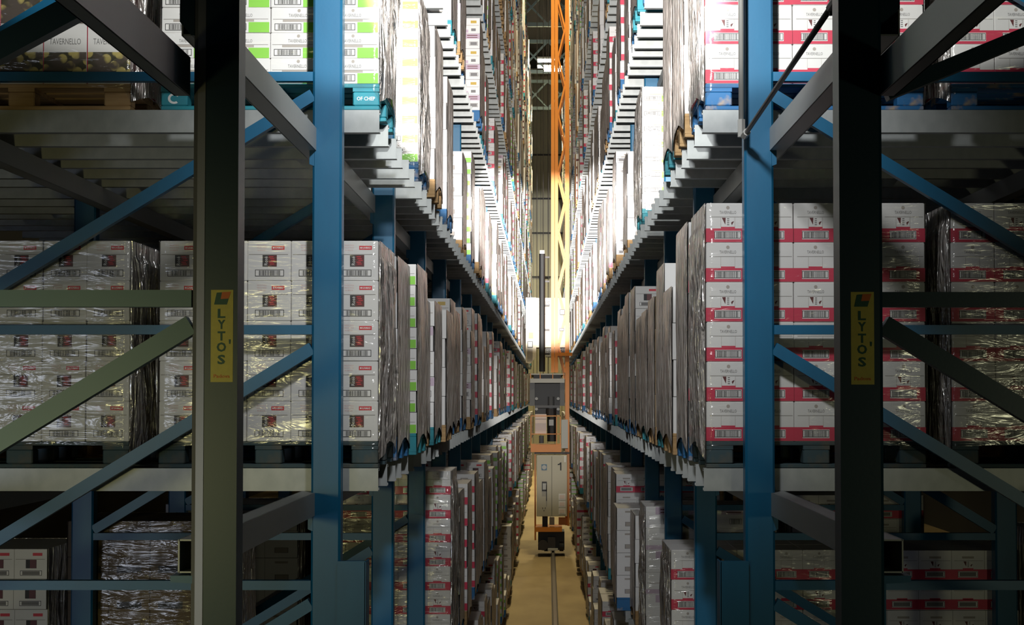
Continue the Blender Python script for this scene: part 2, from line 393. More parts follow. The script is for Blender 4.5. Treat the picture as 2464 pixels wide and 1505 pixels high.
# ------------------------------------------------------------------ upright frames
FD = 2.32; PWD = .158; PDP = .10; TOP = LEV(8)+1.5
def post_mb(x0, x1, y0, y1, z0, z1, matn):
    """open rack upright: front web, side flanges, inner return lips"""
    m = MB(); t = .006; c = .012
    if x0 > x1: x0, x1 = x1, x0
    prof = [(x0+c,y0),(x1-c,y0),(x1,y0+c),(x1,y1),(x1-.035,y1),(x1-.035,y1-t),(x1-t,y1-t),(x1-t,y0+c),(x1-c-t,y0+t),(x0+c+t,y0+t),(x0+t,y0+c),(x0+t,y1-t),(x0+.035,y1-t),(x0+.035,y1),(x0,y1),(x0,y0+c)]
    m.prism(prof, z0, z1, matn, 'z')
    return m
ZH = EZ+.351                                            # height of one horizontal brace, others every 1.367
STEP = 1.372
frame_src = {}
for s in (-1, 1):
    xi = s*INNER[s]; xo = s*(INNER[s]+FD)
    # (a) the first three frames: every brace its own part
    heights = [ZH+STEP*i for i in range(-3, 11)]
    for b in range(NB+1):
        Y = Z0C+b*BAY
        t = thing('upright_frame', f'blue upright frame, {ordw(b+1)} from the near end of the {SIDE[s]} rack', 'rack frame', (0, Y, 0), 'blue rack upright frames')
        if b < 3:
            if 'post' not in frame_src.setdefault(s, {}):
                frame_src[s]['post'] = post_mb(xi, xi+s*PWD, 0, PDP, 0, TOP, 'blue_paint').build('post', t).data
                frame_src[s]['rear'] = post_mb(xo-s*PWD, xo, 0, PDP, 0, TOP, 'blue_paint').build('post', t).data
                hz = MB(); hz.box(min(xi+s*PWD, xo-s*PWD), max(xi+s*PWD, xo-s*PWD), .005, .055, -.025, .025, 'blue_paint')
                o = hz.build('horizontal_brace', t); o.location = (0, 0, heights[0]); frame_src[s]['h'] = o.data
                dg = MB()
                xa, xb = xi+s*(PWD), xo-s*PWD
                dg.bar((xa, .03, -.10), (xb, .03, -.10-abs(xb-xa)*.612), .066, .05, 'blue_paint', up=(0,1,0))
                o = dg.build('diagonal_brace', t); o.location = (0, 0, heights[0]+0.0); frame_src[s]['d'] = o.data
                pl = MB()
                xg = xi+s*PWD
                pl.prism([(xg-s*.01, -.055), (xg+s*.016, -.045), (xg+s*.016, .045), (xg-s*.01, .06)], .0, .012, 'blue_paint', 'y')
                o = pl.build('gusset_plate', t); o.location = (0, 0, EZ+1.29); frame_src[s]['g'] = o.data
                first = False
            else:
                mesh_obj('post', frame_src[s]['post'], t); mesh_obj('post', frame_src[s]['rear'], t)
            for i, h in enumerate(heights):
                if not (b == 0 and i == 0):
                    mesh_obj('horizontal_brace', frame_src[s]['h'], t, (0, 0, h))
                    mesh_obj('diagonal_brace', frame_src[s]['d'], t, (0, 0, h))
            for k in (-1, 0, 1):
                if not (b == 0 and k == 1): mesh_obj('gusset_plate', frame_src[s]['g'], t, (0, 0, LEV(k)-.275))
        else:
            mesh_obj('post', frame_src[s]['post'], t); mesh_obj('post', frame_src[s]['rear'], t)
            if 'br' not in frame_src[s]:
                br = MB()
                for h in heights:
                    br.box(min(xi+s*PWD, xo-s*PWD), max(xi+s*PWD, xo-s*PWD), .005, .055, h-.025, h+.025, 'blue_paint')
                    xa, xb = xi+s*PWD, xo-s*PWD
                    br.bar((xa, .03, h-.1), (xb, .03, h-.10-abs(xb-xa)*.612), .066, .05, 'blue_paint')
                frame_src[s]['br'] = br.build('bracing', t).data
            else: mesh_obj('bracing', frame_src[s]['br'], t)
# low guard plates beside the first uprights
for s in (-1, 1):
    m = MB(); xi = INNER[s]; z1 = EZ-.892
    xa, xb = s*(xi+.012), s*(xi-.138)
    m.box(min(xa,xb), max(xa,xb), Z0C-.03, Z0C-.022, 1.2, z1, 'blue_paint')
    m.box(xb-.004, xb+.004, Z0C-.03, Z0C+.12, 1.2, z1, 'blue_paint')
    m.box(min(xa,xb), max(xa,xb), Z0C-.03, Z0C+.0, z1, z1+.004, 'blue_paint')
    o = m.build('guard_plate'); tag(o, f'blue steel guard plate bolted beside the front upright of the {SIDE[s]} rack', 'plate', 'blue guard plates')

# ------------------------------------------------------------------ foreground building frames with the LYTO'S stickers
FY = 5.40
def sticker(parent, x0, x1, z0, z1, y):
    st = MB(); st.box(x0, x1, y-.001, y, z0, z1, 'sticker_yellow'); f = ('y', y-.001)
    w_, h_ = x1-x0, z1-z0; cx = (x0+x1)/2
    q = lambda u, v: (x0+u*w_, y-.0018, z1-v*h_)
    st.face([q(.26,.03), q(.88,.02), q(.72,.16), q(.14,.16)][::-1], 'sticker_green')
    q2 = lambda u, v: (x0+u*w_, y-.0024, z1-v*h_)
    st.face([q2(.50,.025), q2(.90,.02), q2(.80,.095), q2(.44,.10)][::-1], 'sticker_orange')
    for ch, v in (('L', .255), ('Y', .375), ('T', .50), ('O', .62), ('S', .755)):
        g = glyphs(ch, .03)
        st.text(ch, f, cx-.02*w_, z1-v*h_, .095*h_, w_*(.42 if ch == 'O' else .34), .0012, 'sticker_green', bold=.03)
    st.text("'", f, x0+.86*w_, z1-.60*h_, .11*h_, w_*.09, .0012, 'sticker_green', bold=.03)
    st.text('Padova', f, cx, z1-.935*h_, .038*h_, w_*.72, .0012, 'sticker_orange', bold=.01)
    o = st.build('sticker', parent); o['label'] = "yellow LYTO'S sticker with green letters"
    return o
def at(px, py, Y=FY): p = P(px, py, Y); return p
for s in (-1, 1):
    t = thing('front_column', f"dark blue steel column with a yellow LYTO'S sticker, foreground {SIDE[s]}", 'column', (0, 0, 0), 'foreground steel columns')
    if s < 0: xa, xb = -1.293, -1.121
    else: xa, xb = 1.056, 1.212
    m = MB(); yb = FY+.115
    if s < 0:
        prof = [(xa,FY+.055),(xa+.006,FY+.028),(xa+.024,FY+.009),(xa+.050,FY),(xb,FY),(xb,yb),(xb-.03,yb),(xb-.03,yb-.006),(xb-.006,yb-.006),(xb-.006,FY+.006),(xa+.05,FY+.006),(xa+.028,FY+.014),(xa+.012,FY+.03),(xa+.006,FY+.057),(xa+.006,yb),(xa,yb)]
    else:
        prof = [(xa,FY),(xb-.012,FY),(xb,FY+.01),(xb,yb),(xb-.006,yb),(xb-.006,FY+.012),(xb-.014,FY+.006),(xa+.006,FY+.006),(xa+.006,yb-.006),(xa+.03,yb-.006),(xa+.03,yb),(xa,yb)]
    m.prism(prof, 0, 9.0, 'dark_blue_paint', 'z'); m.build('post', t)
    if s < 0: a, b = at(508, 698), at(560, 920)
    else: a, b = at(2047, 703), at(2104, 926)
    sticker(t, a.x, b.x, b.z, a.z, FY)
    if s < 0:      # rounded outer corner, bare galvanised
        m = MB(); m.prism([(xa-.003,FY+.055),(xa+.004,FY+.026),(xa+.022,FY+.006),(xa+.052,FY-.003),(xa+.052,FY-.0005),(xa+.024,FY+.0085),(xa+.006,FY+.0275),(xa-.0005,FY+.055)], 0, 9.0, 'rod_steel', 'z')
        m.build('corner_strip', t)
    # horizontal tie and diagonals running out of the picture
    z1 = at(300 if s < 0 else 2300, 697 if s < 0 else 702).z; z0 = at(300 if s < 0 else 2300, 738).z
    xe = s*3.6
    x0 = xa if s < 0 else xb
    m = MB(); m.box(min(x0, xe), max(x0, xe), FY+.02, FY+.07, z0, z1, 'lit_blue_paint' if s < 0 else 'dark_blue_paint'); m.build('horizontal_brace', t)
    for py in (781, 2140):
        a = at(455 if s < 0 else 2131, py); m = MB()
        ex = abs(xe-a.x)
        m.bar((a.x, FY+.045, a.z), (xe, FY+.045, a.z-ex*.612), .070, .05, 'lit_blue_paint' if s < 0 else 'dark_blue_paint'); m.build('diagonal_brace', t)
    # upper diagonal, rising towards the column
    a = at(0 if s < 0 else 2464, 110 if s < 0 else 120)
    m = MB()
    if s < 0:
        A, B = at(-200, 225, FY+.3), at(330, -60, FY+.3)
    else:
        A, B = at(2130, 225, FY+.3), at(2640, 15, FY+.3)
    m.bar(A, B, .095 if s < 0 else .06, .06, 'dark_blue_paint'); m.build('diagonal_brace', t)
    # bracket that carries the runner beam end, and the high bracket
    zb = LEV(0)-BH-.122
    m = MB(); xr = INNER[s]+.14
    x1_ = s*(xr+.095)
    m.prism([(s*(xr-.06), zb-.22), (s*(xr+.0), zb-.22), (s*(xr+.02), zb-.20), (s*(xr+.02), zb-.035), (x1_+s*.015, zb-.03), (x1_+s*.015, zb-.006), (s*(xr-.06), zb-.006)], FY+.02, FY+.16, 'blue_paint', 'y')
    m.build('bracket', t)
    a = at(430, -60) if s < 0 else at(2168, -60); b = at(465, 82) if s < 0 else at(2120, 50)
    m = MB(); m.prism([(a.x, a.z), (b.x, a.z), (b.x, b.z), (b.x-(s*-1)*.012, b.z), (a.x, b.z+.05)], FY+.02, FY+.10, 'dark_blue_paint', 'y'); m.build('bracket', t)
# near runner pieces that reach from the columns towards the viewer
for s in (-1, 1):
    t = thing('near_runner', f'dark steel runner reaching forward from the {SIDE[s]} foreground column', 'beam', (0,0,0), 'near steel runners')
    xa = 1.30 if s < 0 else 1.205
    z1 = EZ+1.225; z0 = EZ+1.085; y0 = 2.6; t_ = .006
    m = MB()
    m.box(s*xa-.003, s*xa+.003, y0, FY+.0, z0, z1, 'dark_blue_paint')
    for z in (z0, z1-t_): m.box(min(s*xa, s*(xa+.055)), max(s*xa, s*(xa+.055)), y0, FY, z, z+t_, 'dark_blue_paint')
    m.box(min(s*(xa+.05), s*(xa+.055)), max(s*(xa+.05), s*(xa+.055)), y0, FY, z0, z0+.03, 'dark_blue_paint')
    m.build('channel', t)
    Yh = 4.6
    p = P(408 if s < 0 else 2182, 60, Yh)
    m = MB(); m.box(s*(xa+.003) if s > 0 else s*(xa+.028), s*(xa+.028) if s > 0 else s*(xa+.003), Yh, Yh+.03, z1, z1+1.2, 'dark_blue_paint'); m.build('hanger', t)

# ------------------------------------------------------------------ tie rods at the right
t = thing('tie_rod', 'slim pale steel tie rod hanging upright beside the right blue upright', 'rod', (0,0,0))
p = P(1784, 330, 7.93); x = p.x
m = MB(); m.tube((x, 7.93, P(1784, 312, 7.93).z), (x, 7.93, EZ+4.0), .0145, 'rod_steel'); m.build('rod', t, True)
m = MB(); m.tube((x, 7.93, P(1784, 330, 7.93).z), (x, 7.93, P(1784, 288, 7.93).z), .021, 'rod_steel', 6); m.build('coupling', t)
t = thing('tie_rod', 'thin dark tie rod slanting across the right blue upright', 'rod', (0,0,0))
a = P(1789, 330, 7.93); b = P(2015, -5, 5.62); d = (b-a).normalized()
m = MB(); m.tube(a+d*.06, b+d*.5, .0125, 'dark_steel'); m.build('rod', t, True)
m = MB(); m.tube(a+d*.03, a+d*.12, .020, 'rod_steel', 8); m.build('clevis', t)
m = MB(); m.tube(b-d*.12, b-d*.0, .019, 'dark_steel', 8); m.tube(b-d*.12-Vector((0,0,.03)), b-d*.12+Vector((0,0,.03)), .007, 'dark_steel', 8); m.build('coupling', t)

# ------------------------------------------------------------------ cartons
# kinds: rose (white, red pill, dark picture), red (red band), green (flat, green block), vine (picture), lilac (gold mark), plain, kraft
KIND = {   # cartons across, carton height, colour words
    'rose':  (5, .2200, 'white carton'),
    'red':   (5, .2180, 'red-banded carton'),
    'green': (4, .1410, 'green-marked carton'),
    'vine':  (5, .3300, 'vine-printed carton'),
    'lilac': (4, .2000, 'lilac-and-gold carton'),
    'plain': (4, .2450, 'plain white carton'),
    'kraft': (4, .2600, 'brown carton'),
}
def barcode(m, face, u0, u1, z0, z1, full, inv=False):
    b = .0035
    m.quad(face, u0, u1, z0, z1, .0010, 'ink'); m.quad(face, u0+b, u1-b, z0+b, z1-b, .0014, 'carton_flap')
    if not full:
        m.quad(face, u0+.1*(u1-u0), u1-.1*(u1-u0), z0+b*1.5, z1-b*1.5, .0018, 'grey_ink'); return
    rnd = random.Random(3); u = u0+.12*(u1-u0); e = u1-.12*(u1-u0)
    while u < e:
        w_ = rnd.choice((.0014, .0024, .0038)); m.quad(face, u, min(u+w_, e), z0+b*1.3, z1-b*1.3, .0018, 'ink'); u += w_+rnd.choice((.0014, .0024, .003))
def prints(m, kind, face, u0, w_, z0, h, full, var=0):
    """graphics of one carton on one face; u0 left edge, z0 bottom"""
    U = lambda a: u0+a*w_
    Z = lambda a: z0+(1-a)*h
    def R(a, b, c, d, off, mt): m.quad(face, U(a), U(b), Z(d), Z(c), off, mt)
    if kind == 'rose':
        R(.04, .93, .335, .35, .0009, 'carton_edge')
        R(.56, .85, .125, .225, .0010, 'bright_red_print')
        if full:
            m.text('IUNMAD', face, U(.73), Z(.175), .045*h, .19*w_, .0015, 'carton_flap', bold=.02)
            m.quad(face, U(.585), U(.62), Z(.195), Z(.155), .0015, 'carton_flap')
            for r_, z_ in ((.22, .11), (.22, .17), (.18, .235)):
                m.text('VINO DA TAVOLA' if r_ > .2 else 'IN BRICK', face, U(.33), Z(z_), .035*h, r_*w_, .001, 'pink_ink')
        R(.35, .675, .355, .645, .0010, 'ink'); R(.475, .67, .36, .64, .0014, 'maroon_print')
        if full:
            m.text('Rosé', face, U(.425), Z(.50), .075*w_, .22*h, .0016, 'carton_flap', rot=1)
            for i in range(5): R(.50+.02*(i % 3), .60+.02*(i % 3), .39+.045*i, .41+.045*i, .0018, 'bright_red_print')
        barcode(m, face, U(.18), U(.84), Z(.89), Z(.72), full)
    elif kind == 'red':
        R(0, 1, .64, .985, .0009, 'red_print'); R(.34, .66, .60, .66, .0009, 'red_print')
        R(.08, .96, .345, .358, .0009, 'carton_edge')
        if full:
            m.text('TAVERNELLO', face, U(.5), Z(.235), .075*h, .38*w_, .001, 'grey_ink')
            n = 10; cx, cz, rr = U(.5), Z(.115), .045*h
            for a0, a1 in ((0,1),):
                pts = [(cx+math.cos(i*2*math.pi/n)*rr, cz+math.sin(i*2*math.pi/n)*rr) for i in range(n)]
                if face[0] == 'y': m.face([(p[0], face[1]-.001, p[1]) for p in pts], 'pale_ink')
            for a in (.335, .655): R(a, a+.006, .36, .60, .0010, 'pale_ink')
        else: R(.32, .68, .20, .27, .0010, 'pale_ink')
        if var:
            R(.36, .64, .37, .60, .0011, 'carton_flap')
            f_ = face
            if face[0] == 'y':
                m.face([(U(.36), face[1]-.0015, Z(.37)), (U(.44), face[1]-.0015, Z(.55)), (U(.45), face[1]-.0015, Z(.37))], 'maroon_print')
                m.face([(U(.57), face[1]-.0015, Z(.50)), (U(.59), face[1]-.0015, Z(.56)), (U(.64), face[1]-.0015, Z(.46)), (U(.60), face[1]-.0015, Z(.47))], 'maroon_print')
            for i in range(4): R(.48, .53, .385+.05*i, .41+.05*i, .0015, 'grey_ink')
        R(.19, .80, .70, .915, .0012, 'carton_flap'); 
        b = .0030
        m.quad(face, U(.19), U(.79), Z(.895), Z(.715), .0016, 'ink'); m.quad(face, U(.19)+b, U(.79)-b, Z(.895)+b, Z(.715)-b, .0020, 'carton_flap')
        if full:
            rnd = random.Random(5); u = U(.235); e = U(.745)
            while u < e:
                q = rnd.choice((.0014, .0024, .0038)); m.quad(face, u, min(u+q, e), Z(.88), Z(.73), .0024, 'ink'); u += q+rnd.choice((.0014, .0024))
        else: R(.24, .74, .74, .87, .0024, 'grey_ink')
    elif kind == 'green':
        R(.60, .98, .58, .985, .0009, 'green_print')
        R(.04, .96, .448, .468, .0009, 'carton_edge')
        R(.22, .70, .475, .56, .0009, 'pale_ink')
        if full:
            m.text('TAVERNELLO', face, U(.5), Z(.31), .13*h, .34*w_, .001, 'grey_ink')
            n = 10; cx, cz, rr = U(.52), Z(.12), .065*h
            pts = [(cx+math.cos(i*2*math.pi/n)*rr, cz+math.sin(i*2*math.pi/n)*rr) for i in range(n)]
            if face[0] == 'y': m.face([(p[0], face[1]-.001, p[1]) for p in pts], 'pale_ink')
        else: R(.33, .67, .24, .38, .0010, 'pale_ink')
        barcode(m, face, U(.07), U(.56), Z(.90), Z(.63), full)
    elif kind == 'vine':
        R(.01, .99, .01, .985, .0008, 'carton_flap')
        R(.01, .99, .47, .985, .0012, 'vine_picture')
        R(.0, .015, 0, 1, .0014, 'red_print')
        if full: m.text('TAVERNELLO', face, U(.5), Z(.29), .10*h, .72*w_, .0013, 'grey_ink')
    elif kind == 'lilac':
        if var:
            R(.30, 1, .02, .36, .0009, 'lavender_print'); R(.45, .9, .10, .16, .0014, 'maroon_print'); R(.45, .9, .24, .29, .0014, 'maroon_print')
            barcode(m, face, U(.55), U(.92), Z(.80), Z(.55), full)
        else:
            R(.60, .85, .16, .34, .0009, 'gold_print'); R(.05, .95, .46, .49, .0009, 'pale_ink')
            R(.0, .5, .76, .96, .0009, 'lavender_print'); R(.62, .82, .68, .86, .0009, 'grey_ink')
    elif kind == 'plain':
        R(.3, .7, .12, .20, .0010, 'pale_ink'); R(.3, .72, .62, .82, .0010, 'grey_ink')
        R(.32, .70, .635, .805, .0014, 'pale_ink')
    else:
        R(.2, .8, .25, .45, .0010, 'ink')
BASE = {'kraft': 'kraft'}
carton_cache = {}
def carton_data(kind, var):
    key = (kind, var)
    if key in carton_cache: return carton_cache[key]
    n, h, _ = KIND[kind]; w_ = 1.2/n; d = .40
    m = MB(); bm = BASE.get(kind, 'carton')
    g = .0012
    m.cbox(-w_/2+g, w_/2-g, -d/2+g, d/2-g, 0, h-.0015, bm, .0035)
    m.box(-w_/2+g+.004, w_/2-g-.004, -d/2+.004, d/2-.004, h-.0022, h-.0004, 'carton_flap' if kind != 'kraft' else 'kraft')
    if kind == 'vine':
        for f in (('x+', w_/2-g), ('x-', -w_/2+g)): m.quad(f, -d/2+.005, d/2-.005, .004, h-.004, .0008, 'red_print')
    prints(m, kind, ('y', -d/2+g), -w_/2, w_, 0, h, True, var)
    if kind in ('rose', 'red', 'green'):
        for f in (('x+', w_/2-g), ('x-', -w_/2+g)):
            prints(m, kind, f, -d/2+.06, .26, 0, h, False, var)
            if kind == 'red': m.quad(f, -d/2+.006, d/2-.006, .003, .36*h, .0007, 'red_print')
            if kind == 'rose': m.quad(f, -.02, .13, .80*h, .93*h, .0021, 'bright_red_print')
    o = m.build('carton'); carton_cache[key] = o.data; bpy.data.objects.remove(o)
    return carton_cache[key]

# ------------------------------------------------------------------ pallets
pal_cache = {}
def pallet_boards(mt):
    m = MB()
    for y in (-.35, 0, .35): m.cbox(-.6, .6, y-.05, y+.05, 0, .022, mt, .003)
    for x in (-.5275, 0, .5275): m.box(x-.0725, x+.0725, -.4, .4, .100, .122, mt)
    for y, hw in ((-.3275,.0725), (-.165,.05), (0,.0725), (.165,.05), (.3275,.0725)): m.cbox(-.6, .6, y-hw, y+hw, .122, .144, mt, .003)
    return m
def pallet_block(mt, txt=None):
    m = MB(); m.cbox(-.0725, .0725, -.05, .05, 0, .078, mt, .006)
    if txt == 'CHEP': m.text('OF CHEP', ('y', -.05), 0, .04, .020, .10, .001, 'white_paint', bold=.02)
    if txt == 'logo':
        for i in range(14):
            a0, a1 = .6+i*.34, .6+(i+1)*.34
            P4 = [(math.cos(a)*r*1.15, .04+math.sin(a)*r) for a, r in ((a0,.018),(a1,.018),(a1,.030),(a0,.030))]
            m.face([(p[0], -.051, p[1]) for p in P4], 'white_paint')
    return m
def pallet(parent, mt, hero, txt=False):
    key = (mt, hero)
    if hero:
        if ('b', mt) not in pal_cache:
            pal_cache[('b', mt)] = pallet_boards(mt).build('x'); pal_cache[('k', mt)] = pallet_block(mt).build('x')
        p = mesh_obj('pallet', pal_cache[('b', mt)].data, parent)
        for i, x in enumerate((-.5275, 0, .5275)):
            for j, y in enumerate((-.35, 0, .35)):
                me = pal_cache[('k', mt)].data
                if txt and j == 0 and i in (0, 2):
                    o = pallet_block(mt, 'CHEP' if i == 2 else 'logo').build('block', p); o.location = (x, y, .022); continue
                mesh_obj('block', me, p, (x, y, .022))
        return p
    if key not in pal_cache:
        m = pallet_boards(mt)
        for x in (-.5275, 0, .5275):
            for y in (-.35, 0, .35): m.box(x-.0725, x+.0725, y-.05, y+.05, .022, .1, mt)
        pal_cache[key] = m.build('x')
    return mesh_obj('pallet', pal_cache[key].data, parent)

# ------------------------------------------------------------------ stretch film
def hsh(i, j, s): 
    v = math.sin(i*127.1+j*311.7+s*74.7)*43758.5453; return v-math.floor(v)
def vnoise(x, y, s):
    i, j = math.floor(x), math.floor(y); fx, fy = x-i, y-j; fx = fx*fx*(3-2*fx); fy = fy*fy*(3-2*fy)
    a = hsh(i,j,s)*(1-fx)+hsh(i+1,j,s)*fx; b = hsh(i,j+1,s)*(1-fx)+hsh(i+1,j+1,s)*fx
    return a*(1-fy)+b*fy
def film_mesh(h, seed, hero):
    """one continuous wrap round a load of height h standing on the pallet; wrinkled, with a draped lower hem"""
    m = MB(); z_lo, z_hi = .144, .144+h; hw, hd = .604, .403
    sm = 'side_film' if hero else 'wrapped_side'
    ns, nv = (22, 30) if hero else (7, 14)
    am = .045 if hero else .016
    segs = [((-hw,-hd), (-hw,hd), ns, sm, am, .09), ((-hw,hd), (hw,hd), 6, sm, .01, .02), ((hw,hd), (hw,-hd), ns, sm, am, .09)]
    if hero: segs.append(((hw,-hd), (-hw,-hd), 30, 'clear_film', .012, .02))
    cols = []; mats = []
    for si, (a, b, n, mt, amp, hem) in enumerate(segs):
        dx, dy = b[0]-a[0], b[1]-a[1]; L = math.hypot(dx, dy); nx, ny = -dy/L, dx/L
        last = si == len(segs)-1
        for i in range(n+(1 if last and not hero else 0)):
            u = i/n; col = []
            for j in range(nv+1):
                v = j/nv; low = z_lo-hem*(abs(2*u-1)**1.6)-.01
                if i == 0: low = z_lo-.09-.01
                z = low+(z_hi-low)*v; edge = min(1, min(u, 1-u)*9)
                d = .004+amp*edge*(vnoise(u*L*7+z*1.4, z*2.2+u*2+si*9, seed)*.7+vnoise(u*L*21+z*2.5, z*6, seed+5)*.35)*(.7+.3*math.sin(v*3.1))
                if v > .93: d *= .3
                col.append((a[0]+dx*u+nx*d, a[1]+dy*u+ny*d, z))
            cols.append(col); mats.append(mt)
    for c in cols: m.v += c
    N = len(cols)
    for i in range(N if hero else N-1):
        k = m.mi(mats[i]); i2 = (i+1) % N
        for j in range(nv): m.f.append((i*(nv+1)+j, i2*(nv+1)+j, i2*(nv+1)+j+1, i*(nv+1)+j+1)); m.m.append(k)
    return m
film_cache = {}
def film_data(h, seed, hero):
    key = (round(h, 3), seed, hero)
    if key not in film_cache:
        o = film_mesh(h, seed, hero).build('x', None, True); film_cache[key] = o.data; bpy.data.objects.remove(o)
    return film_cache[key]
stack_cache = {}
def stack_data(kind, layers, seed):
    key = (kind, layers, seed)
    if key in stack_cache: return stack_cache[key]
    n, h, _ = KIND[kind]; m = MB(); rnd = random.Random(seed*31+layers); w_ = 1.2/n; bm = BASE.get(kind, 'carton')
    for l in range(layers):
        jx, jy = rnd.uniform(-.006, .006), rnd.uniform(-.005, .005); z = .144+l*h
        m.box(-.598+jx, .598+jx, -.398+jy, .398+jy, z, z+h-.004, bm)
        for i in range(n):
            prints(m, kind, ('y', -.398+jy), -.6+jx+i*w_, w_, z, h-.004, False, (l+seed) % 2)
            if i: m.quad(('y', -.398+jy), -.6+jx+i*w_-.0015, -.6+jx+i*w_+.0015, z, z+h-.004, .0006, 'carton_edge')
    o = m.build('x'); stack_cache[key] = o.data; bpy.data.objects.remove(o)
    return stack_cache[key]

# ------------------------------------------------------------------ loads
def load_center(s, b, p, row, edge=None):
    e = EDGE[s] if edge is None else edge
    x = s*(e+.6+row*1.36); y = B0+b*BAY+POFF[p]+.405
    return x, y
def load_label(kind, s, k, b, p, row):
    where = '' if row == 0 else (', inner row', ', innermost row')[row-1]
    return f'wrapped {KIND[kind][2]} load, {ordw(b*3+p+1)} from near end{where}, {SIDE[s]} rack, {shelfname(k)}'
def place_load(s, k, b, p, row, kind, layers, edge, hero, pm, seed, txt=False):
    x, y = load_center(s, b, p, row, edge)
    t = thing('pallet_load', load_label(kind, s, k, b, p, row), 'pallet load', (x, y, LEV(k)+.002), 'wrapped pallet loads in the racks')
    n, h, _ = KIND[kind]
    pallet(t, pm, hero, txt)
    rnd = random.Random(seed)
    if hero:
        w_ = 1.2/n
        for l in range(layers):
            for j in range(2):
                for i in range(n):
                    # the middle rear cartons can never be seen from any side
                    if j == 1 and 0 < i < n-1 and l < layers-1: continue
                    mesh_obj('carton', carton_data(kind, (l) % 2), t, (-.6+(i+.5)*w_+rnd.uniform(-.0015, .0015), -.2+j*.4+rnd.uniform(-.003, .003), .144+l*h))
    else:
        mesh_obj('carton_stack', stack_data(kind, layers, seed % 3), t)
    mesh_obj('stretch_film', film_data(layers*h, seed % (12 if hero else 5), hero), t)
    return t
HERO = [  # side, level, bay, pos, row, kind, layers, edge, pallet
    (-1, 0, 0, 0, 0, 'rose', 5, .927, 'pallet_shaded'), (-1, 0, 0, 0, 1, 'rose', 5, .927, 'pallet_shaded'),
    (-1, 1, 0, 0, 0, 'green', 9, .927, 'pallet_teal'), (-1, 1, 0, 0, 1, 'vine', 4, .935, 'wood'),
    (1, 0, 0, 0, 0, 'red', 6, .868, 'pallet_shaded'), (1, 0, 0, 0, 1, 'red', 6, .85, 'pallet_shaded'),
    (1, 1, 0, 0, 0, 'red', 6, .868, 'pallet_blue'), (1, 1, 0, 0, 1, 'red', 6, .86, 'pallet_blue'),
    (-1, -1, 2, 0, 0, 'red', 7, .887, 'pallet_blue'), (1, -1, 1, 0, 0, 'red', 5, .90, 'pallet_blue'),
    (1, -1, 2, 0, 0, 'lilac', 6, .895, 'wood'), (1, 1, 2, 0, 0, 'green', 8, .868, 'pallet_teal'),
    (-1, 1, 1, 0, 0, 'green', 9, .95, 'pallet_blue'), (-1, -1, 1, 0, 1, 'kraft', 5, .94, 'wood'),
]
FIX = {   # explicit mid-distance loads (None = empty slot)
    (-1,0,0,1,0): ('rose', 5, .915, 'pallet_blue'), (-1,0,0,2,0): ('green', 8, .872, 'pallet_teal'),
    (-1,0,1,0,0): ('plain', 4, .93, 'wood'), (-1,0,1,1,0): ('lilac', 5, .90, 'pallet_teal'), (-1,0,1,2,0): ('plain', 4, .865, 'wood'),
    (-1,1,0,1,0): None, (-1,1,0,2,0): None, (-1,1,1,1,0): ('plain', 5, .895, 'wood'), (-1,1,1,2,0): None,
    (-1,1,2,0,0): ('plain', 5, .93, 'pallet_blue'), (-1,1,2,1,0): None, (-1,1,2,2,0): None, (-1,1,3,0,0): ('plain', 4, .945, 'wood'),
    (1,0,0,1,0): ('red', 6, .852, 'pallet_blue'), (1,0,0,2,0): ('plain', 4, .83, 'wood'), (1,0,1,0,0): ('plain', 5, .86, 'pallet_teal'),
    (1,0,1,1,0): ('kraft', 4, .85, 'wood'), (1,0,1,2,0): ('green', 7, .85, 'pallet_teal'),
    (1,1,0,1,0): ('green', 9, .834, 'wood'), (1,1,0,2,0): ('plain', 5, .838, 'pallet_teal'),
    (1,1,1,0,0): None, (1,1,1,1,0): None, (1,1,1,2,0): None, (1,1,2,1,0): None, (1,1,2,2,0): None, (1,1,3,0,0): ('plain', 4, .88, 'wood'),
    (-1,-1,0,0,0): None, (-1,-1,0,1,0): None, (-1,-1,0,2,0): None, (-1,-1,1,0,0): None, (-1,-1,1,1,0): None, (-1,-1,1,2,0): None,
    (-1,-1,2,1,0): ('green', 9, .86, 'pallet_blue'), (-1,-1,2,2,0): ('red', 6, .83, 'wood'),
    (1,-1,0,0,0): None, (1,-1,0,1,0): None, (1,-1,0,2,0): None, (1,-1,1,1,0): None, (1,-1,1,2,0): None,
    (1,-1,2,1,0): None, (1,-1,2,2,0): ('plain', 4, .9, 'wood'),
}
done = set()
for i, (s, k, b, p, row, kind, lay, edge, pm) in enumerate(HERO):
    place_load(s, k, b, p, row, kind, lay, edge, True, pm, 10+i, txt=(k == 1 and s == -1 and row == 0 and b == 0))
    done.add((s, k, b, p, row))
def random_spec(s, k, b, p, rnd):
    kind = rnd.choices(['plain', 'red', 'green', 'rose', 'lilac', 'kraft'], [5, 5, 4, 3, 1, .04])[0]
    top = {'plain': 5, 'red': 6, 'green': 9, 'rose': 6, 'lilac': 6, 'kraft': 5}[kind]
    lay = top-rnd.choice((0, 0, 1))-(1 if kind == 'green' and rnd.random() < .3 else 0)
    if k == -2 and b > 5 and rnd.random() < .6: lay = rnd.choice((1, 2, 3))
    return kind, max(1, lay), EDGE[s]+rnd.uniform(-.05, .045)-(.06 if k < 0 else 0), rnd.choice(['wood', 'pallet_blue', 'pallet_teal', 'pallet_blue'])
slots = []
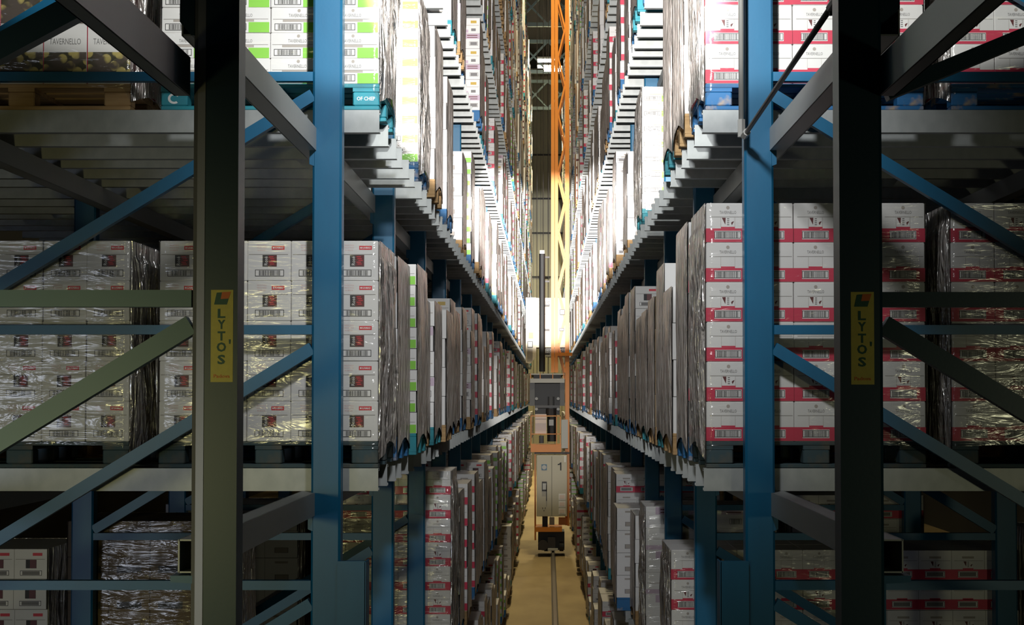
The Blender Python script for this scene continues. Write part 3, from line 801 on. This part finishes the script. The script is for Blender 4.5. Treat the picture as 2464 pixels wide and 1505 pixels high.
for s in (-1, 1):
    for k in KS:
        for b in range(NB):
            for p in range(3):
                key = (s, k, b, p, 0)
                if key in done: continue
                rnd = random.Random(hash((s+5, k+7, b, p)) & 0xffff)
                if key in FIX:
                    if FIX[key] is None: continue
                    spec = FIX[key]
                else:
                    spec = random_spec(s, k, b, p, rnd)
                    if rnd.random() < (.42 if k >= 1 and b < 9 else .28 if k >= 1 else .12): continue
                    if b < 3 and k in (-2,): spec = spec
                Y = B0+b*BAY+POFF[p]; z = LEV(k)
                lo, hi = EZ-554/F*Y, EZ+951/F*Y
                vis = z < hi and z+1.4 > lo
                # row-0 loads show one aisle side: nearer and further from eye level = larger
                slots.append((not vis, Y, s, k, b, p, spec, key in FIX))
slots.sort(key=lambda q: (q[0], q[1]))
N_IND = 300-len(HERO)-12
for _, Y, s, k, b, p, spec, _f in slots[:N_IND]:
    place_load(s, k, b, p, 0, spec[0], spec[1], spec[2], False, spec[3], (b*7+p*3+k*5+s) % 97)
# inner rows behind the aisle row, seen between the uprights
for s, k, b, p, row, kind, lay in ((-1,0,0,1,1,'rose',5),(-1,1,0,1,1,'plain',4),(1,0,0,1,1,'red',6),(1,1,0,1,1,'red',6),(-1,-1,1,0,2,'rose',5),(1,-1,1,0,1,'red',5),
                                   (1,-1,1,0,2,'plain',5),(-1,-1,2,0,1,'plain',5),(1,-1,2,0,1,'red',6),(-1,0,0,0,2,'rose',5),(1,0,0,0,2,'red',6),(-1,-1,2,1,1,'red',5)):
    place_load(s, k, b, p, row, kind, lay, None, False, 'wood', b+p+row*3)
# the rest, far down the racks
m = MB()
STR = {'red': 'red_print', 'green': 'green_print', 'rose': 'maroon_print', 'lilac': 'lavender_print', 'plain': None, 'kraft': None}
for _, Y, s, k, b, p, spec, _f in slots[N_IND:]:
    kind, lay, edge, pm = spec; x, y = load_center(s, b, p, 0, edge); z = LEV(k)+.002
    if z > EZ+951/F*Y+4 or z < EZ-554/F*Y-3.5: continue
    n, h, _ = KIND[kind]; H_ = lay*h; bm = BASE.get(kind, 'carton')
    m.box(x-.6, x+.6, y-.4, y-.32, z, z+.12, pm); m.box(x-.6, x+.6, y+.32, y+.4, z, z+.12, pm); m.box(x-.6, x+.6, y-.4, y+.4, z+.12, z+.144, pm)
    m.box(x-.598, x+.598, y-.398, y+.398, z+.144, z+.144+H_, bm)
    xa = x-s*.6; f = ('x+', xa) if s < 0 else ('x-', xa)
    nn = 4; k_ = m.mi('wrapped_side'); nv = len(m.v); rows = 5
    for j in range(rows+1):
        for i in range(nn+1):
            u = i/nn; zz = z+.06+(H_+.084)*j/rows
            d = .006+(.03*vnoise(u*5+b+p*3, zz*2.5, k+s) if 0 < i < nn else 0)
            m.v.append((xa-s*d, y-.4+.8*u, zz))
    for j in range(rows):
        for i in range(nn):
            a = nv+j*(nn+1)+i; q = (a, a+1, a+nn+2, a+nn+1)
            m.f.append(q if s < 0 else q[::-1]); m.m.append(k_)
    if STR[kind]:
        for l in range(lay):
            m.quad(('y', y-.398), x-.596, x+.596, z+.144+l*h+.01, z+.144+l*h+.33*h, .002, STR[kind])
    else: m.quad(('y', y-.398), x-.3, x+.3, z+.3, z+.4, .002, 'pale_ink')
o = m.build('far_pallet_loads'); o['kind'] = 'stuff'
tag(o, 'mass of wrapped pallet loads far down both racks', 'pallet loads', 'wrapped pallet loads in the racks')

# ------------------------------------------------------------------ stacker crane
CY = 44.5
def Q(px, py, Y=CY): return P(px, py, Y)
cr = thing('stacker_crane', 'orange stacker crane with tall lattice mast in the middle of the aisle', 'crane', (.155, CY, 0))
def loc(b): b.v = [(v[0]-.155, v[1]-CY, v[2]) for v in b.v]; return b
def pbox(px0, px1, py0, py1, y0, y1, mt, mb=None):
    m = mb or MB(); a, b = Q(px0, py1), Q(px1, py0)
    m.box(a.x, b.x, y0, y1, a.z, b.z, mt); return m
m = MB(); a, b = Q(1326, 897), Q(1343, 897)
m.box(a.x, (a.x+b.x)/2-.005, CY-.02, CY+.2, a.z, 23.5, 'orange_paint'); m.box((a.x+b.x)/2+.005, b.x, CY, CY+.2, a.z, 23.5, 'orange_paint')
loc(m).build('mast_chord', cr)
m = MB(); a2, b2 = Q(1360, 1265), Q(1370, 1265); m.box(a2.x, b2.x, CY, CY+.2, a2.z, 23.5, 'orange_paint'); loc(m).build('mast_chord', cr)
m = MB(); zz = Q(1340, 897).z; hgt = .86; i = 0; xl, xr = b.x, a2.x
while zz < 22.5:
    p, q = (xl, xr) if i % 2 else (xr, xl)
    m.bar((p, CY+.05, zz), (q, CY+.05, zz+hgt), .05, .05, 'orange_paint')
    m.bar((p, CY+.17, zz-.2), (q, CY+.17, zz+hgt-.2), .045, .04, 'orange_paint')
    zz += hgt; i += 1
loc(m).build('lattice', cr)
m = MB(); a, b = Q(1297, 895), Q(1312, 612)
m.tube(((a.x+b.x)/2, CY-.1, a.z), ((a.x+b.x)/2, CY-.1, b.z), (b.x-a.x)/2, 'black', 14)
for i in range(5):
    z = a.z+.5+i*.72; m.box((a.x+b.x)/2, (a.x+b.x)/2+.22, CY-.1, CY-.06, z, z+.05, 'dark_steel')
loc(m).build('cable_duct', cr, False)
m = pbox(1299, 1310, 604, 612, CY-.16, CY-.04, 'white_paint'); loc(m).build('duct_cap', cr)
for px in (1292, 1307, 1320):
    m = MB(); p = Q(px, 900); m.tube((p.x, CY+.3, p.z), (p.x, CY+.3, 23.0), .010, 'dark_steel', 6); loc(m).build('hoist_cable', cr)
# lifting carriage
car = MB()
pbox(1266, 1360, 716, 836, CY+.25, CY+1.4, 'cream_panel', car)
a, b, c_, d_, e_ = Q(1265, 716), Q(1265, 873), Q(1276, 876), Q(1290, 858), Q(1290, 716)
car.prism([(q.x, q.z) for q in (a, b, c_, d_, e_)], CY+.1, CY+.24, 'cream_panel', 'y')
pbox(1313, 1360, 838, 858, CY+.25, CY+1.4, 'crane_light_grey', car)
for py in (755, 795): pbox(1266, 1324, py, py+1.2, CY+.085, CY+.1, 'pale_ink', car)
pbox(1283, 1284, 716, 836, CY+.235, CY+.25, 'pale_ink', car)
carm = loc(car).build('carriage', cr)
def crane_text(body, px, py, hpx, wpx, y):
    m = MB(); p = Q(px, py, y); m.text(body, ('y', y), p.x, p.z, hpx/81, wpx/81, .004, 'grey_ink', bold=.02); return m
for body, px, py, h_, w_ in (('IS', 1318, 731, 11, 12), ('IEB', 1318, 846, 12, 14), ('BI', 1352, 844, 12, 12)):
    o = loc(crane_text(body, px, py, h_, w_, CY+.245)).build('lettering', cr)
m = pbox(1272, 1283, 800, 815, CY+.06, CY+.10, 'orange_paint'); loc(m).build('orange_marker', cr)
for (x0, x1, y0, y1) in ((1269, 1282, 822, 837), (1347, 1359, 745, 758), (1346, 1357, 790, 797)):
    m = pbox(x0, x1, y0, y1, CY-.02, CY+.06, 'black'); pbox(x0+1.5, x1-1.5, y0+1.5, y1-1.5, CY-.025, CY-.02, 'white_paint', m); loc(m).build('lamp_box', cr)
m = pbox(1341, 1377, 849, 857, CY-.05, CY+.1, 'orange_paint'); loc(m).build('guide_arm', cr)
# drive head
m = MB()
pbox(1276, 1358, 900, 903, CY-.4, CY+.4, 'crane_light_grey', m); pbox(1276, 1358, 912, 922, CY-.45, CY+.4, 'crane_light_grey', m)
for px in (1277, 1300, 1330, 1356): pbox(px-1, px+1, 900, 915, CY-.42, CY-.38, 'orange_paint', m)
pbox(1284, 1350, 903, 912, CY-.2, CY+.3, 'black', m)
loc(m).build('head_rail', cr)
m = MB(); pbox(1275, 1287, 922, 977, CY-.4, CY+.3, 'crane_grey', m); pbox(1347, 1358, 922, 977, CY-.4, CY+.3, 'crane_grey', m); pbox(1287, 1347, 922, 999, CY+.2, CY+.4, 'black', m)
pbox(1287, 1347, 976, 982, CY-.2, CY+.3, 'crane_grey', m)
loc(m).build('drive_housing', cr)
m = MB(); p0, p1 = Q(1326, 1000), Q(1326, 955); m.tube((p0.x, CY-.1, p0.z), (p0.x, CY-.1, p1.z), .10, 'crane_grey', 14); m.tube((p0.x, CY-.1, p0.z), (p0.x, CY-.1, p0.z+.2), .16, 'dark_steel', 14)
loc(m).build('hoist_motor', cr)
for px, py in ((1291, 960), (1291, 985), (1343, 960), (1343, 985)):
    m = MB(); p = Q(px, py); m.tube((p.x, CY-.2, p.z), (p.x, CY-.1, p.z), .045, 'crane_light_grey', 10); loc(m).build('roller', cr)
# platform with railing
m = MB()
for px in (1278, 1348, 1339): pbox(px-1, px+1, 1000, 1070, CY-.55, CY-.5, 'orange_paint', m)
for py in (1001, 1044): pbox(1278, 1349, py-1, py+1, CY-.55, CY-.5, 'orange_paint', m)
loc(m).build('railing', cr)
m = pbox(1277.5, 1350, 1069, 1087, CY-.56, CY+.3, 'orange_paint'); loc(m).build('platform', cr)
m = pbox(1288, 1315, 997, 1043, CY-.45, CY-.2, 'pale_pink'); pbox(1288, 1315, 1008, 1009, CY-.452, CY-.45, 'grey_ink', m); loc(m).build('control_box', cr)
m = MB(); p0, p1 = Q(1328, 1062), Q(1328, 1003); m.tube((p0.x, CY-.3, p0.z), (p0.x, CY-.3, p1.z), .14, 'black', 16); pbox(1321, 1332, 1010, 1024, CY-.47, CY-.43, 'crane_light_grey', m); loc(m).build('winch_motor', cr)
m = MB(); p = Q(1303, 1058); m.tube((p.x, CY-.4, p.z-.1), (p.x, CY-.4, p.z+.12), .07, 'crane_grey', 12); loc(m).build('pump', cr)
m = pbox(1350.5, 1366, 1010, 1078, CY-.5, CY-.2, 'crane_light_grey'); loc(m).build('junction_box', cr)
# numbered electric cabinet
m = MB(); a, b = Q(1291.5, 1240), Q(1364, 1094)
m.cbox(a.x, b.x, CY-.55, CY-.1, a.z, b.z, 'cabinet_paint', .01)
cab = loc(m).build('electric_cabinet', cr)
def Rl(px0, px1, py0, py1, off, mt, name):
    m = MB(); a, b = Q(px0, py1, CY), Q(px1, py0, CY); m.box(a.x, b.x, CY-.55-off, CY-.55+.002, a.z, b.z, mt); return loc(m).build(name, cab)
Rl(1327.3, 1328.2, 1097, 1238, .003, 'ink', 'door_gap')
Rl(1304, 1316, 1157, 1180, .03, 'black', 'door_handle')
m = MB(); pbox(1306, 1314, 1161, 1176, CY-.585, CY-.58, 'crane_light_grey', m); pbox(1314, 1316, 1165, 1203, CY-.58, CY-.55, 'black', m); loc(m).build('latch', cab)
for py in (1186, 1203, 1220): Rl(1344, 1360, py, py+15, .005, 'white_paint', 'notice'); 
for py in (1188, 1205, 1222): Rl(1346, 1358, py+1, py+10, .008, 'pale_pink', 'notice_print')
Rl(1357, 1361, 1096, 1111, .005, 'white_paint', 'notice')
Rl(1303, 1316, 1116, 1130, .005, 'blue_paint', 'badge')
m = MB(); p = Q(1309.5, 1123); m.tube((p.x, CY-.56, p.z), (p.x, CY-.557, p.z), .065, 'crane_light_grey', 16); loc(m).build('badge_disc', cab)
m = MB(); p = Q(1347, 1121); yn = CY-.554
m.prism([(p.x+.005, p.z-.118), (p.x+.043, p.z-.118), (p.x+.043, p.z+.118), (p.x+.012, p.z+.118), (p.x-.02, p.z+.082), (p.x-.065, p.z+.07), (p.x-.065, p.z+.038), (p.x+.005, p.z+.052)], yn, CY-.549, 'ink', 'y'); loc(m).build('numeral', cab)
m = MB()
for px, py in ((1306, 1220), (1312, 1220), (1309, 1226)): pbox(px-1, px+1, py-1, py+1, CY-.556, CY-.55, 'ink', m)
loc(m).build('screw_cluster', cab)
m = MB(); pbox(1286, 1290, 1090, 1300, CY-.1, CY+.0, 'orange_paint', m); pbox(1365, 1370, 1087, 1265, CY-.2, CY+.0, 'orange_paint', m)
pbox(1286, 1370, 1088, 1092, CY-.3, CY+.2, 'dark_steel', m); loc(m).build('lower_frame', cr)
m = MB(); pbox(1289, 1352, 1266, 1277, CY-.5, CY+.5, 'orange_paint', m); pbox(1344, 1362, 1244, 1262, CY-.3, CY-.2, 'orange_paint', m); pbox(1322, 1334, 1244, 1262, CY-.3, CY-.2, 'cabinet_paint', m)
pbox(1305, 1318, 1242, 1266, CY-.25, CY-.1, 'dark_steel', m); loc(m).build('chassis', cr)
m = MB(); pbox(1295, 1358, 1278, 1322, CY-.3, CY+.6, 'black', m)
p = Q(1307, 1312); m.tube((p.x, CY-.55, .34), (p.x, CY-.2, .34), .15, 'dark_steel', 16)
pbox(1318, 1336, 1290, 1322, CY-.5, CY-.2, 'dark_steel', m); pbox(1318, 1342, 1316, 1321, CY-.56, CY-.5, 'crane_light_grey', m)
loc(m).build('drive_unit', cr)
for dx in (-.1, .35):
    m = MB(); m.tube((-.16+dx, -.25, .29), (-.04+dx, -.25, .29), .15, 'black', 18); m.build('wheel', cr)

# ------------------------------------------------------------------ roof trusses and lamps at the far end
for i, yy in enumerate((58, 68, 78, 88)):
    t = thing('roof_truss', f'pale steel roof truss over the aisle, {ordw(i+1)} from the viewer', 'truss', (0, yy, 21.6), 'roof trusses')
    m = MB(); m.box(-9, 9, -.08, .08, 0, .18, 'truss_paint'); m.build('bottom_chord', t)
    m = MB(); m.box(-9, 9, -.08, .08, 1.6, 1.78, 'truss_paint'); m.build('top_chord', t)
    m = MB()
    for j in range(-6, 6): m.bar((j*1.5, 0, .1), ((j+1)*1.5, 0, 1.7), .10, .06, 'truss_paint'); m.bar((j*1.5, 0, 1.7), ((j+1)*1.5, 0, .1), .08, .05, 'truss_paint')
    m.build('web_bars', t)
for i, (xx, yy, rel) in enumerate(((-.1, 76, 17.05), (.25, 72, 15.7), (-.15, 84, 18.5))):
    z = EZ+rel
    t = thing('high_bay_lamp', f'glowing high bay lamp hung near the roof above the aisle, {ordw(i+1)} of three', 'lamp', (xx, yy, z), 'high bay lamps')
    m = MB(); m.box(-.45, .45, -.15, .15, .08, .2, 'crane_light_grey'); m.build('housing', t)
    m = MB(); m.box(-.42, .42, -.16, .13, -.02, .08, 'lamp_glow'); m.build('lamp_glass', t)
    m = MB(); m.tube((-.3, 0, .2), (-.3, 0, 25.6-z), .01, 'dark_steel', 6); m.tube((.3, 0, .2), (.3, 0, 25.6-z), .01, 'dark_steel', 6); m.build('hanging_rod', t)
for k_, v in list(pal_cache.items()):
    if hasattr(v, 'name') and v.parent is None: bpy.data.objects.remove(v) if v.users_collection else None
